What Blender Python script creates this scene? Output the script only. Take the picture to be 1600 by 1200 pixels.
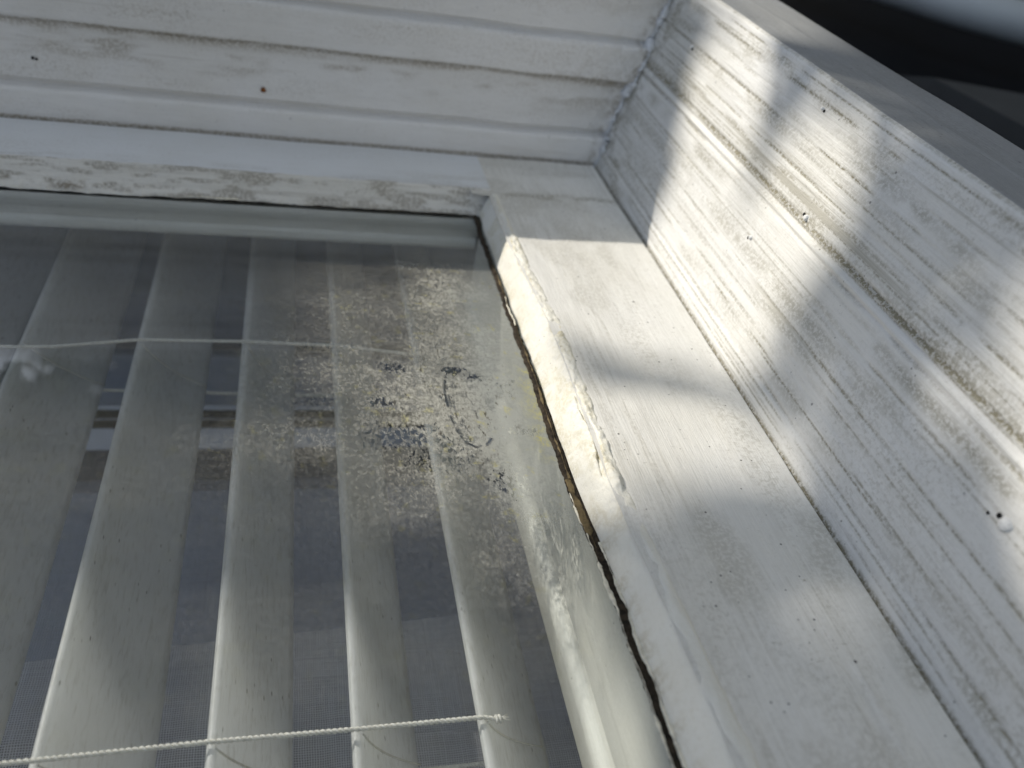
import bpy, math, random
import numpy as np
from mathutils import Matrix, Vector
random.seed(7); rng = np.random.default_rng(7)
for o in list(bpy.data.objects): bpy.data.objects.remove(o)
scene = bpy.context.scene
COL = scene.collection
MM = 0.001
# The window is laid out in millimetres: u = down the wall (world -Z), v = along the wall (world +X),
# w = out of the glass (world -Y).  The glass pane is the plane w = 0.
def P(u, v, w): return (v*MM, -w*MM, -u*MM)

# ------------------------------------------------------------------ camera
F_PX = 1300.0
V3 = np.array([468-800, 1055.0, -F_PX]); V3 /= np.linalg.norm(V3)
XU = 800+(F_PX**2-1055*50)/332
U3 = np.array([XU-800, -50.0, -F_PX]); U3 /= np.linalg.norm(U3)
U3 -= V3*(U3@V3); U3 /= np.linalg.norm(U3)
W3 = np.cross(U3, V3)
R = np.array([U3, V3, W3])
cam_d = bpy.data.cameras.new('camera'); cam = bpy.data.objects.new('camera', cam_d); COL.objects.link(cam)
axes = []
for k in range(3):
    u, v, w = R[0, k], R[1, k], R[2, k]
    axes.append(Vector((v, -w, -u)))
m = Matrix.Identity(4)
for k in range(3):
    for r in range(3): m[r][k] = axes[k][r]
m.translation = Vector(P(0, 0, 150))
cam.matrix_world = m
cam_d.sensor_width = 36; cam_d.lens = 36*F_PX/1600
cam_d.clip_start = 0.01; cam_d.clip_end = 400
cam_d.dof.use_dof = True; cam_d.dof.focus_distance = 0.225
cam_d.dof.aperture_fstop = cam_d.lens/2.6
scene.camera = cam

# ------------------------------------------------------------------ light
SU, SV, SW = -0.78, 0.58, 0.68          # direction towards the sun in (u, v, w)
S = np.array([SU, SV, SW]); S /= np.linalg.norm(S)
Sw = Vector((S[1], -S[2], -S[0]))
elev = math.asin(Sw.z); az = math.atan2(Sw.x, Sw.y)
world = bpy.data.worlds.new('World'); scene.world = world; world.use_nodes = True
nt = world.node_tree; bg = nt.nodes['Background']
sky = nt.nodes.new('ShaderNodeTexSky'); sky.sky_type = 'NISHITA'; sky.sun_disc = False
sky.sun_elevation = elev; sky.sun_rotation = az
hs = nt.nodes.new('ShaderNodeHueSaturation'); hs.inputs['Saturation'].default_value = .70
nt.links.new(sky.outputs[0], hs.inputs['Color']); nt.links.new(hs.outputs[0], bg.inputs[0]); bg.inputs[1].default_value = 0.113
sl = bpy.data.lights.new('sun', 'SUN'); sl.energy = 3.1; sl.angle = math.radians(0.6); sl.color = (1.0, .94, .84)
so = bpy.data.objects.new('sun', sl); COL.objects.link(so)
so.rotation_euler = Sw.to_track_quat('Z', 'Y').to_euler()
scene.view_settings.view_transform = 'Standard'; scene.view_settings.look = 'None'
scene.view_settings.exposure = 0.50; scene.view_settings.gamma = 1

# ------------------------------------------------------------------ noise
def vn(x, y, seed=0):
    x = np.asarray(x, float); y = np.asarray(y, float)
    xi = np.floor(x).astype(np.int64); yi = np.floor(y).astype(np.int64)
    fx = x-xi; fy = y-yi; fx = fx*fx*(3-2*fx); fy = fy*fy*(3-2*fy)
    def h(a, b):
        n = (a*374761393+b*668265263+seed*1442695041) & 0xffffffff
        n = ((n ^ (n >> 13))*1274126177) & 0xffffffff
        n = (n ^ (n >> 16)) & 0xffff
        return n/65535.0
    return (h(xi, yi)*(1-fx)+h(xi+1, yi)*fx)*(1-fy)+(h(xi, yi+1)*(1-fx)+h(xi+1, yi+1)*fx)*fy
def fbm(x, y, seed=0, o=4, g=.5):
    s = 0; a = 1; t = 0
    for k in range(o):
        s = s+a*vn(x*2**k, y*2**k, seed+k*17); t += a; a *= g
    return s/t
def ss(a, b, x):
    t = np.clip((x-a)/(b-a), 0, 1); return t*t*(3-2*t)

# ------------------------------------------------------------------ mesh helpers
def link(name, me, mat, parent=None, smooth=False):
    o = bpy.data.objects.new(name, me); COL.objects.link(o)
    if mat: me.materials.append(mat)
    if smooth: me.polygons.foreach_set('use_smooth', [True]*len(me.polygons))
    if parent: o.parent = parent
    return o
def raw(name, pts, faces, mat, parent=None, smooth=False):
    me = bpy.data.meshes.new(name)
    pts = np.asarray(pts, float)
    wpts = np.stack([pts[:, 1], -pts[:, 2], -pts[:, 0]], 1)*MM
    me.from_pydata(wpts.tolist(), [], faces); me.update()
    return link(name, me, mat, parent, smooth)
def gridfaces(nr, nc, off=0, flip=False):
    r, c = np.meshgrid(np.arange(nr-1), np.arange(nc-1), indexing='ij')
    a = (r*nc+c).ravel()+off
    f = np.stack([a, a+1, a+nc+1, a+nc], 1)
    if flip: f = f[:, ::-1]
    return f.tolist()
def grid(name, UVW, mat, parent=None, smooth=True, attrs=None, flip=False):
    nr, nc = UVW.shape[:2]
    o = raw(name, UVW.reshape(-1, 3), gridfaces(nr, nc, flip=flip), mat, parent, smooth)
    if attrs:
        for k, a in attrs.items():
            at = o.data.attributes.new(k, 'FLOAT', 'POINT'); at.data.foreach_set('value', np.asarray(a, float).ravel())
    return o
def box(name, u0, u1, v0, v1, w0, w1, mat, parent=None):
    p = [(a, b, c) for a in (u0, u1) for b in (v0, v1) for c in (w0, w1)]
    f = [(0, 1, 3, 2), (4, 6, 7, 5), (0, 4, 5, 1), (2, 3, 7, 6), (0, 2, 6, 4), (1, 5, 7, 3)]
    return raw(name, p, f, mat, parent)
def multibox(name, bs, mat, parent=None):
    P_, F_ = [], []
    for (u0, u1, v0, v1, w0, w1) in bs:
        n = len(P_); P_ += [(a, b, c) for a in (u0, u1) for b in (v0, v1) for c in (w0, w1)]
        F_ += [tuple(i+n for i in f) for f in [(0, 1, 3, 2), (4, 6, 7, 5), (0, 4, 5, 1), (2, 3, 7, 6), (0, 2, 6, 4), (1, 5, 7, 3)]]
    return raw(name, P_, F_, mat, parent)
def tube(path, rad, n=8, closed_ends=True):
    path = np.asarray(path, float); L = len(path); rad = np.broadcast_to(rad, (L,))
    T = np.gradient(path, axis=0); T /= np.linalg.norm(T, axis=1)[:, None]+1e-9
    ref = np.array([.3, .2, 1.0]); pts = []
    for i in range(L):
        a = np.cross(T[i], ref); a /= np.linalg.norm(a); b = np.cross(T[i], a)
        for k in range(n):
            t = 2*math.pi*k/n; pts.append(path[i]+rad[i]*(a*math.cos(t)+b*math.sin(t)))
    F_ = []
    for i in range(L-1):
        for k in range(n):
            k2 = (k+1) % n; F_.append((i*n+k, i*n+k2, (i+1)*n+k2, (i+1)*n+k))
    if closed_ends:
        F_.append(tuple(range(n))[::-1]); F_.append(tuple((L-1)*n+k for k in range(n)))
    return pts, F_
def join(lst):
    P_, F_ = [], []
    for p, f in lst:
        n = len(P_); P_ += list(p); F_ += [tuple(i+n for i in q) for q in f]
    return P_, F_
def empty(name, u, v, w):
    o = bpy.data.objects.new(name, None); COL.objects.link(o); o.empty_display_size = .02
    return o
def tag(o, label=None, cat=None, group=None, kind=None):
    if label: o['label'] = label
    if cat: o['category'] = cat
    if group: o['group'] = group
    if kind: o['kind'] = kind
    return o

# ------------------------------------------------------------------ materials
class N:
    def __init__(s, name):
        s.m = bpy.data.materials.new(name); s.m.use_nodes = True; s.t = s.m.node_tree; s.t.nodes.clear()
        s.out = s.n('ShaderNodeOutputMaterial'); s.co = s.n('ShaderNodeTexCoord').outputs['Object']
    def n(s, k, **kw):
        x = s.t.nodes.new(k)
        for a, b in kw.items(): setattr(x, a, b)
        return x
    def set(s, node, i, v):
        if hasattr(v, 'is_linked') or isinstance(v, bpy.types.NodeSocket): s.t.links.new(v, node.inputs[i])
        else: node.inputs[i].default_value = v
    def math(s, op, a, b=0.0, c=None, clamp=False):
        x = s.n('ShaderNodeMath', operation=op, use_clamp=clamp); s.set(x, 0, a); s.set(x, 1, b)
        if c is not None: s.set(x, 2, c)
        return x.outputs[0]
    def mix(s, f, a, b):
        x = s.n('ShaderNodeMix', data_type='RGBA'); s.set(x, 0, f)
        s.set(x, 6, a if not isinstance(a, tuple) else (*a, 1)); s.set(x, 7, b if not isinstance(b, tuple) else (*b, 1))
        return x.outputs[2]
    def ramp(s, f, a, b, lo=0.0, hi=1.0):
        x = s.n('ShaderNodeMapRange'); x.interpolation_type = 'SMOOTHSTEP'
        s.set(x, 0, f); s.set(x, 1, a); s.set(x, 2, b); s.set(x, 3, lo); s.set(x, 4, hi)
        return x.outputs[0]
    def map(s, scale, loc=(0, 0, 0), rot=(0, 0, 0)):
        x = s.n('ShaderNodeMapping'); s.set(x, 0, s.co); x.inputs['Scale'].default_value = scale
        x.inputs['Location'].default_value = loc; x.inputs['Rotation'].default_value = rot
        return x.outputs[0]
    def noise(s, vec, detail=4, rough=.5, scale=1.0, dist=0.0):
        x = s.n('ShaderNodeTexNoise'); s.set(x, 'Vector', vec); x.inputs['Scale'].default_value = scale
        x.inputs['Detail'].default_value = detail; x.inputs['Roughness'].default_value = rough; x.inputs['Distortion'].default_value = dist
        return x.outputs[0]
    def vor(s, vec, scale=1.0, feature='F1'):
        x = s.n('ShaderNodeTexVoronoi', feature=feature); s.set(x, 'Vector', vec); x.inputs['Scale'].default_value = scale
        return x.outputs[0]
    def attr(s, name):
        return s.n('ShaderNodeAttribute', attribute_name=name).outputs['Fac']
    def bump(s, h, dist=.001, st=1.0, nrm=None):
        x = s.n('ShaderNodeBump'); s.set(x, 'Height', h); x.inputs['Distance'].default_value = dist; x.inputs['Strength'].default_value = st
        if nrm is not None: s.set(x, 'Normal', nrm)
        return x.outputs[0]
    def bsdf(s, col, rough=.6, nrm=None, spec=.4, **kw):
        x = s.n('ShaderNodeBsdfPrincipled'); s.set(x, 'Base Color', col if not isinstance(col, tuple) else (*col, 1))
        s.set(x, 'Roughness', rough); x.inputs['Specular IOR Level'].default_value = spec
        if nrm is not None: s.set(x, 'Normal', nrm)
        for k, v in kw.items(): s.set(x, k, v)
        return x.outputs[0]
    def schlick(s):
        lw = s.n('ShaderNodeLayerWeight'); lw.inputs[0].default_value = .5
        return s.math('ADD', .045, s.math('MULTIPLY', .955, s.math('POWER', lw.outputs['Facing'], 5.0)))
    def done(s, sh):
        s.t.links.new(sh, s.out.inputs[0]); return s.m

def paint(name, white=(.74, .73, .70), along='x', dirt=.5, dirtcol=(.20, .18, .13), specks=.6, grain=.5, streak=.5,
          hairs=.0, rough=.55, seed=0, attr=None, warm=0.0, bumps=1.0):
    """weathered paint over timber; 'along' is the world axis the grain runs in"""
    s = N(name); L = (seed*3.1, seed*1.7, seed*.9)
    long_ = {'x': (4, 260, 260), 'z': (260, 260, 4)}[along]
    mid = {'x': (14, 60, 60), 'z': (60, 60, 14)}[along]
    fine = {'x': (120, 2200, 2200), 'z': (2200, 2200, 120)}[along]
    g1 = s.noise(s.map(long_, L), 5, .6)                # long streaks
    g2 = s.noise(s.map(fine, L), 3, .6)                 # brush marks
    big = s.noise(s.map((16, 16, 16), L), 4, .6)        # patches
    patch = s.noise(s.map(mid, L), 5, .65)
    grit = s.noise(s.map((900, 900, 900), L), 4, .7)
    d = s.math('MULTIPLY', s.ramp(patch, .42, .80), s.ramp(grit, .44, .60, .05, 1), clamp=True)
    d = s.math('MULTIPLY', d, dirt)
    st = s.math('MULTIPLY', s.ramp(g1, .57, .70), streak)
    st = s.math('MULTIPLY', st, s.ramp(big, .35, .60))
    d = s.math('MAXIMUM', d, st)
    gr = s.math('MULTIPLY', s.ramp(grit, .56, .74), .35*dirt); d = s.math('ADD', d, gr)
    v1 = s.vor(s.map((330, 330, 330), L, (.3, .2, .5)))
    sp = s.math('MULTIPLY', s.ramp(v1, .05, .13, 1, 0), s.ramp(s.noise(s.map((90, 90, 90), L), 2), .52, .62))
    v2 = s.vor(s.map((90, 90, 90), L))
    sp = s.math('MAXIMUM', sp, s.ramp(v2, .02, .05, 1, 0))
    sp = s.math('MULTIPLY', sp, specks)
    if hairs > 0:
        hv = {'x': (900, 130, 130), 'z': (130, 130, 900)}[along]
        hn = s.noise(s.map(hv, L), 3, .7, dist=1.2)
        hn = s.math('MULTIPLY', s.ramp(hn, .66, .72), s.ramp(grit, .4, .6))
        d = s.math('MAXIMUM', d, s.math('MULTIPLY', hn, hairs))
    tint = s.mix(s.ramp(big, .3, .7), white, tuple(c*k for c, k in zip(white, (.93, .92, .89))))
    col = s.mix(s.math('MULTIPLY', s.ramp(g2, .3, .7), .10*grain), tint, tuple(c*.6 for c in white))
    if attr:
        a = s.attr(attr)
        am = s.math('MULTIPLY', a, s.ramp(grit, .38, .58, .30, 1.15), clamp=True)
        d = s.math('MAXIMUM', d, am)
        g = s.attr('green')
        dc = s.mix(g, dirtcol, (.42, .36, .12))
    else: dc = dirtcol
    col = s.mix(s.math('MINIMUM', d, .92), col, dc)
    col = s.mix(sp, col, (.06, .055, .05))
    h = s.math('ADD', s.math('MULTIPLY', g2, .35*grain), s.math('MULTIPLY', grit, .5))
    h = s.math('ADD', h, s.math('MULTIPLY', g1, .6*grain)); h = s.math('SUBTRACT', h, s.math('MULTIPLY', d, .5))
    nr = s.bump(h, .00022*bumps, 1.0)
    return s.done(s.bsdf(col, s.ramp(grit, .3, .7, rough-.08, rough+.12), nr, .35))

M_rail = paint('rail_paint', (.77, .76, .725), 'x', .38, (.22, .20, .16), 1.0, 1.8, .22, hairs=.55, seed=1, attr='dirt', rough=.5)
M_jamb = paint('jamb_paint', (.78, .775, .765), 'z', .45, (.30, .26, .20), .45, 1.5, .25, seed=2, attr='dirt', rough=.42)
M_stile = paint('stile_paint', (.73, .75, .77), 'z', .22, (.28, .25, .19), .25, .6, .10, seed=3, attr='dirt', rough=.4)
M_flaky = paint('flaky_paint', (.76, .75, .71), 'z', .65, (.24, .21, .16), .6, 1.6, .55, seed=4, attr='dirt', bumps=2.2)
M_sill = paint('sill_paint', (.77, .765, .74), 'x', .55, (.19, .17, .12), .6, 1.4, .55, seed=5, attr='dirt', bumps=1.6)
M_putty = paint('putty_paint', (.79, .775, .71), 'x', .30, (.38, .31, .16), .45, .5, .10, seed=6, attr='dirt', bumps=3.0)
M_inner = paint('inner_paint', (.74, .74, .68), 'x', .22, (.25, .24, .19), .6, 1.0, .3, seed=8, bumps=1.3)
M_innerz = paint('inner_paint_side', (.74, .76, .74), 'z', .45, (.22, .22, .20), .4, 1.0, .5, seed=9)
M_seal = paint('sealant', (.72, .74, .77), 'z', .5, (.07, .06, .05), .8, .2, .1, seed=10, bumps=3)
M_wall = paint('wall_paint', (.72, .71, .68), 'x', .2, (.3, .28, .22), .2, .5, .2, seed=11)

def simple(name, col, rough=.6, var=.15, scale=200, bump=0, spec=.3, **kw):
    s = N(name); n = s.noise(s.map((scale,)*3), 5, .6)
    c = s.mix(s.ramp(n, .3, .7), tuple(x*(1-var) for x in col), tuple(min(1, x*(1+var)) for x in col))
    return s.done(s.bsdf(c, rough, s.bump(n, bump) if bump else None, spec, **kw))
def slat_mat():
    s = N('slat_plastic')
    n = s.noise(s.map((25, 25, 25)), 4, .6); v = s.vor(s.map((150, 330, 330)))
    f = s.noise(s.map((60, 60, 60)), 2)
    sp = s.math('MULTIPLY', s.ramp(v, .06, .16, 1, 0), s.ramp(f, .46, .6))
    c = s.mix(s.ramp(n, .35, .7), (.86, .87, .87), (.80, .81, .80))
    du = s.noise(s.map((160, 700, 700)), 4, .7)
    c = s.mix(s.math('MULTIPLY', s.ramp(du, .48, .70), .28), c, (.36, .34, .28))
    c = s.mix(s.math('MULTIPLY', sp, .65), c, (.14, .13, .11))
    b_ = s.bsdf(c, .38, s.bump(du, .00008), .4)
    tl = s.n('ShaderNodeBsdfTranslucent'); s.set(tl, 0, c)
    m_ = s.n('ShaderNodeMixShader'); m_.inputs[0].default_value = .62; s.t.links.new(b_, m_.inputs[1]); s.t.links.new(tl.outputs[0], m_.inputs[2])
    return s.done(m_.outputs[0])
M_slat = slat_mat()
M_cord = simple('cord_cotton', (.66, .65, .60), .8, .15, 900)
M_gap = simple('perished_sealant', (.030, .022, .014), .9, .7, 700, .0008)
M_gapbrown = simple('sealant_brown', (.12, .09, .045), .85, .5, 500, .0006)
M_flake = simple('paint_flake', (.72, .68, .56), .6, .2, 600, .0004)
M_nail = simple('painted_nail', (.70, .70, .68), .45, .2, 900, .0003)
M_rust = simple('rust', (.20, .08, .025), .9, .5, 1500, .0004)
M_hole = simple('dark_hole', (.015, .014, .013), .9, .3, 900)
M_room = simple('room_paint', (.55, .58, .62), .8, .1, 5)
M_lining_shade = simple('lining_paint_shaded', (.16, .18, .21), .7, .2, 40)  # grey-white lining darkened in its colour to stand for shade
M_dark = simple('room_gap_shade', (.022, .030, .042), .9, .4, 60)  # near-black colour standing in for shade inside the room

def fabric(name, col, thr=1500, op=.72, tone=.35):
    """woven voile: threads in x and z with open gaps between them"""
    s = N(name)
    sep = s.n('ShaderNodeSeparateXYZ'); s.set(sep, 0, s.co)
    wob = s.noise(s.map((60, 60, 60)), 3)
    wob = s.math('MULTIPLY', s.math('SUBTRACT', wob, .5), .0016)
    def th(sock, k, seed):
        p = s.math('ADD', sock, wob)
        a = s.math('SINE', s.math('MULTIPLY', p, k))
        irr = s.noise(s.map((k*.16 if seed == 0 else 18, 18, k*.16 if seed else 18)), 2)
        return s.math('ADD', s.math('MULTIPLY', a, .5), s.math('MULTIPLY', irr, .95))
    a = th(sep.outputs[0], 2*math.pi*thr, 0); b = th(sep.outputs[2], 2*math.pi*thr, 1)
    t = s.math('MAXIMUM', a, b)
    f = s.ramp(t, .25, .95, op*.45, op)
    n = s.noise(s.map((22, 22, 22)), 4)
    c = s.mix(s.ramp(t, .2, 1.0), tuple(x*tone for x in col), col)
    c = s.mix(s.ramp(n, .35, .7, 0, .35), c, tuple(x*.55 for x in col))
    d = s.n('ShaderNodeBsdfDiffuse'); s.set(d, 0, c)
    tl = s.n('ShaderNodeBsdfTranslucent'); s.set(tl, 0, c)
    m1 = s.n('ShaderNodeMixShader'); m1.inputs[0].default_value = .35; s.t.links.new(d.outputs[0], m1.inputs[1]); s.t.links.new(tl.outputs[0], m1.inputs[2])
    tr = s.n('ShaderNodeBsdfTransparent')
    m2 = s.n('ShaderNodeMixShader'); s.set(m2, 0, f); s.t.links.new(tr.outputs[0], m2.inputs[1]); s.t.links.new(m1.outputs[0], m2.inputs[2])
    return s.done(m2.outputs[0])
M_voile = fabric('voile', (.52, .55, .60), 1150, .93, .30)
M_hem = fabric('voile_hem', (.78, .78, .82), 1300, .98, .40)
M_blue = fabric('voile_blue', (.33, .36, .43), 1150, .94, .30)

# ------------------------------------------------------------------ window frame: stepped side jamb, sloping sill
SILL_U0, SILL_W0, SLOPE = 132.0, 10.0, 0.25
def sill_u(w): return SILL_U0+SLOPE*(w-SILL_W0)
frame = tag(empty('window_frame', 0, 0, 0), 'white painted timber window surround with stepped side jamb and weathered grooved sill', 'window frame')

# sill: cross-section sampled finely, grooves modelled in the section
def sill_section():
    sec = [(131.6, -30.0), (131.8, 5.0)]
    ws = np.arange(8.5, 88.6, .55)
    for w in ws:
        u = sill_u(w)
        g = 0.0
        for c, d, s_ in ((16.9, .35, .35), (52.3, .55, .5), (53.6, -.35, .5), (55.0, .8, .6), (57.0, .5, .5), (34, .15, .4), (43.5, .22, .35), (66, .2, .4), (73.5, .3, .4), (79, .22, .35), (84, .2, .35), (25.5, .18, .4), (29, .12, .4)):
            g += d*math.exp(-((w-c)/s_)**2)
        if w < 16.5: g -= .5*ss(17, 15, w)           # raised lip next to the sash
        sec.append((u+g, w))
    for a in np.linspace(0, 1, 7)[1:]:               # rounded nose
        t = a*math.pi/2
        sec.append((sill_u(88.6)+2.0*(1-math.cos(t)), 88.6+2.0*math.sin(t)))
    for u in np.arange(sill_u(88.6)+3, 186, 1.4):
        sec.append((u, 90.6+(.25 if abs(u-168) < 1.0 else 0)-(.6 if u > 184.4 else 0)))
    sec += [(186.3, 88.5), (186.5, 60.0), (187, -30)]
    return np.array(sec)
sec = sill_section()
vv = np.arange(-260, 347, 1.1)
Vg, K = np.meshgrid(vv, np.arange(len(sec)), indexing='ij')
Ug = sec[K, 0].copy(); Wg = sec[K, 1].copy()
top = (Wg > 8) & (Wg < 89) & (Ug < 160)
disp = (fbm(Vg/90, Wg/9, 3)-.5)*.7+(fbm(Vg/24, Wg/1.3, 5, 3)-.5)*.30
Ug = Ug+np.where(top, disp, 0)
front = (Wg > 90)
Wg = Wg+np.where(front, (fbm(Vg/40, Ug/8, 9)-.5)*.7, 0)
dirt = np.zeros_like(Ug)
def along(c, wid, seed, lo=.45, hi=.62, wob=.6, L=28):
    cc = c+(fbm(Vg/90, np.full_like(Vg, seed*3.3), seed, 3)-.5)*wob*2
    m = np.exp(-((Wg-cc)/wid)**2)
    return m*ss(lo, hi, fbm(Vg/L, np.full_like(Vg, seed*1.7+.5)+Wg/14, seed+5, 4))
for i, (c, wd, am) in enumerate(((56.5, 1.0, 1.0), (58.2, 1.8, .6), (52, .5, .8), (73.8, .5, .9), (79.3, .4, .75), (84.2, .7, .8), (66, .45, .7), (43.6, .45, .7), (34, .4, .75), (29.2, .35, .6), (25.4, .5, .7), (17, .35, .8), (86.3, .9, .55), (48, 2.2, .55), (38.5, 2.6, .45), (70.5, .3, .5), (62, .3, .5), (22, 1.8, .35), (31.4, .3, .5))):
    lo, hi = (.25, .5) if i in (0, 3, 11) else (.42, .60)
    dirt = np.maximum(dirt, am*along(c, wd, 20+i, lo, hi))
lr = random.Random(3)
for q in range(34):
    c = 10+lr.random()*78; lo = lr.uniform(.30, .54)
    dirt = np.maximum(dirt, lr.uniform(.35, .85)*along(c, lr.uniform(.14, .42), 200+q, lo, lo+.12, .22, lr.uniform(18, 50)))
for q in range(9):
    c = 12+lr.random()*74
    dirt = np.maximum(dirt, lr.uniform(.25, .5)*along(c, lr.uniform(1.2, 3.0), 260+q, .48, .68, .8, lr.uniform(14, 30)))
grime = ss(318, 345, Vg)*ss(.38, .62, fbm(Vg/6, Wg/6, 60))*.75        # grime in the corner by the jamb
grime = np.maximum(grime, ss(255, 330, Vg)*ss(40, 20, Wg)*ss(.38, .66, fbm(Vg/14, Wg/7, 61))*.75)
blot = ss(.50, .85, fbm(Vg/34, Wg/4, 63, 5, .6))*.45
dirt = np.where(top, np.maximum.reduce([dirt, grime, blot]), 0.0)
dirt = np.maximum(dirt, np.exp(-((Wg-9.3)/1.0)**2)*.85*(Ug < 140))
dirt = np.where(front, .22*ss(.5, .7, fbm(Vg/5, Ug/5, 70))+.3, dirt)   # bare grey front edge
sill = grid('sill', np.stack([Ug, Vg, Wg], -1), M_sill, frame, True,
            {'dirt': dirt, 'green': .12*np.ones_like(dirt)})
sill.data.materials.append(paint('sill_edge_paint', (.35, .36, .37), 'x', .25, (.16, .15, .13), .7, 2.2, .25, seed=14, bumps=1.2))
nc_ = len(sec)-1; kf = int(np.argmax(sec[:, 1] > 90.4)); kidx = np.tile(np.arange(nc_), len(vv)-1)
sill.data.polygons.foreach_set('material_index', (kidx >= kf).astype(np.int32))
def nail(name, u, v, w, r, mat, parent, nrm, proud=.5, ring=True):
    """small domed head"""
    nrm = np.array(nrm, float); nrm /= np.linalg.norm(nrm)
    a = np.cross(nrm, [0, 1, .1]); a /= np.linalg.norm(a); b = np.cross(nrm, a); c = np.array([u, v, w], float)
    pts = [c+nrm*proud]; F_ = []; K = 16; prof = [(.45, .98), (.8, .8), (1.0, .35), (1.12, -.3)]
    for pr, ph in prof:
        for k in range(K):
            t = 2*math.pi*k/K; q = r*pr*(1+.06*math.sin(3*t+u))
            pts.append(c+nrm*proud*ph+q*(a*math.cos(t)+b*math.sin(t)))
    for k in range(K): F_.append((0, 1+k, 1+(k+1) % K))
    for j in range(len(prof)-1):
        for k in range(K):
            k2 = (k+1) % K; F_.append((1+j*K+k, 1+(j+1)*K+k, 1+(j+1)*K+k2, 1+j*K+k2))
    return raw(name, pts, F_, mat, parent, True)
sn = (-1, 0, SLOPE)
for (v, w, r) in ((91.7, 43.2, 1.5), (219, 82.8, .55), (197.7, 57.9, .9), (214.8, 41.8, .7), (311.5, 72.3, .8)):
    nail('nail_head', sill_u(w)+.05, v, w, r, M_nail, sill, sn, .7)
for (v, w, r) in ((93.9, 43.6, .55), (217.8, 82.6, .4), (199.3, 58.2, .5), (216, 41.2, .45), (310.2, 72.0, .5), (96, 42.2, .35)):
    nail('nail_pit', sill_u(w)-.05, v, w, r, M_hole, sill, sn, .12)  # small dark discs beside the nail heads

# jamb profile in (v, w)
prof = [(341, -30), (341, 9.0), (341.0, 20.6), (341.7, 21.6), (346.6, 22.0), (346.8, 23.4), (345.2, 23.9), (345.4, 44.2), (345.0, 45.6), (343.0, 46.4),
        (342.3, 47.4), (342.2, 60.6), (342.9, 61.8), (347.4, 62.2), (347.6, 63.6), (346.2, 64.1), (346.3, 84.4), (345.8, 85.8), (343.6, 86.4),
        (343.0, 87.4), (343.0, 99), (344, 100.2), (365, 100.5), (420, 100.5), (421, 98), (421, 60)]
pr = []
for i in range(len(prof)-1):
    a = np.array(prof[i]); b = np.array(prof[i+1]); n = max(1, int(np.linalg.norm(b-a)/.8)) if i < 21 else 3
    for k in range(n): pr.append(a+(b-a)*k/n)
pr.append(prof[-1]); pr = np.array(pr, float)
uu = np.concatenate([np.arange(-700, -170, 12), np.arange(-170, 158, .8)])
Uj, K = np.meshgrid(uu, np.arange(len(pr)), indexing='ij')
Vj = pr[K, 0].copy(); Wj = pr[K, 1].copy()
dd = (fbm(Uj/45, Wj/14, 81)-.5)*1.0+(fbm(Uj/9, Wj/4, 82, 3)-.5)*.35
seam = fbm(Uj/5, Wj*0+3, 83, 3)-.5
Vj += np.where(Wj < 99, dd, 0)
Wj += np.where((Wj > 8) & (Wj < 98), (fbm(Uj/30, Wj*0+2, 85, 3)-.5)*.9, 0)
# drooping paint at the jamb's toe and lumps at the sill end
lump = ss(90, 135, Uj)*(fbm(Uj/4, Wj/4, 86)-.5)*1.3
Vj += lump
jd = np.zeros_like(Uj)
jd = np.maximum(jd, .95*ss(43.6, 46.0, Wj)*ss(47.2, 46.4, Wj)*ss(.15, .45, fbm(Uj/14, Wj/3, 96)))
jd = np.maximum(jd, ss(11.4, 10.4, Wj)*.9)
jd = np.maximum(jd, .8*ss(84.6, 86, Wj)*ss(87.2, 86.4, Wj))
jd = np.maximum(jd, .70*ss(41, 45.5, Wj)*ss(46.8, 46, Wj)*ss(.3, .6, fbm(Uj/20, Wj/3, 90)))
jd = np.maximum(jd, .60*ss(24, 42, Wj)*ss(46.6, 46, Wj)*ss(.50, .72, fbm(Uj/22, Wj/5, 91)))
jd = np.maximum(jd, .45*ss(68, 85, Wj)*ss(86.6, 86, Wj)*ss(.45, .7, fbm(Uj/22, Wj/5, 92)))
edge = sill_u(Wj)-Uj
jd = np.maximum(jd, .8*ss(9, 1, edge)*ss(.42, .62, fbm(Uj/4, Wj/4, 93)))
jd = np.maximum(jd, ss(38, 10, edge)*np.exp(-((Wj-45.0)/2.0)**2)*ss(.2, .5, fbm(Uj/5, Wj/3, 94)))
jd = np.maximum(jd, .6*ss(16, 3, edge)*ss(30, 40, Wj)*ss(60, 48, Wj)*ss(.3, .6, fbm(Uj/3, Wj/3, 95)))
jamb = grid('side_jamb', np.stack([Uj, Vj, Wj], -1), M_jamb, frame, True, {'dirt': jd, 'green': np.zeros_like(jd)}, flip=True)
def onjamb_v(w):
    return 345.2 if 23 < w < 45.5 else 341
nail('rust_spot', -12.5, 344.7, 28.0, .95, M_rust, jamb, (0, -1, 0), .25)
nail('rust_spot', -94.5, 344.6, 31.8, .55, M_hole, jamb, (0, -1, 0), .15)
nail('rust_spot', -93.3, 344.6, 31.5, .45, M_hole, jamb, (0, -1, 0), .15)

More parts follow.
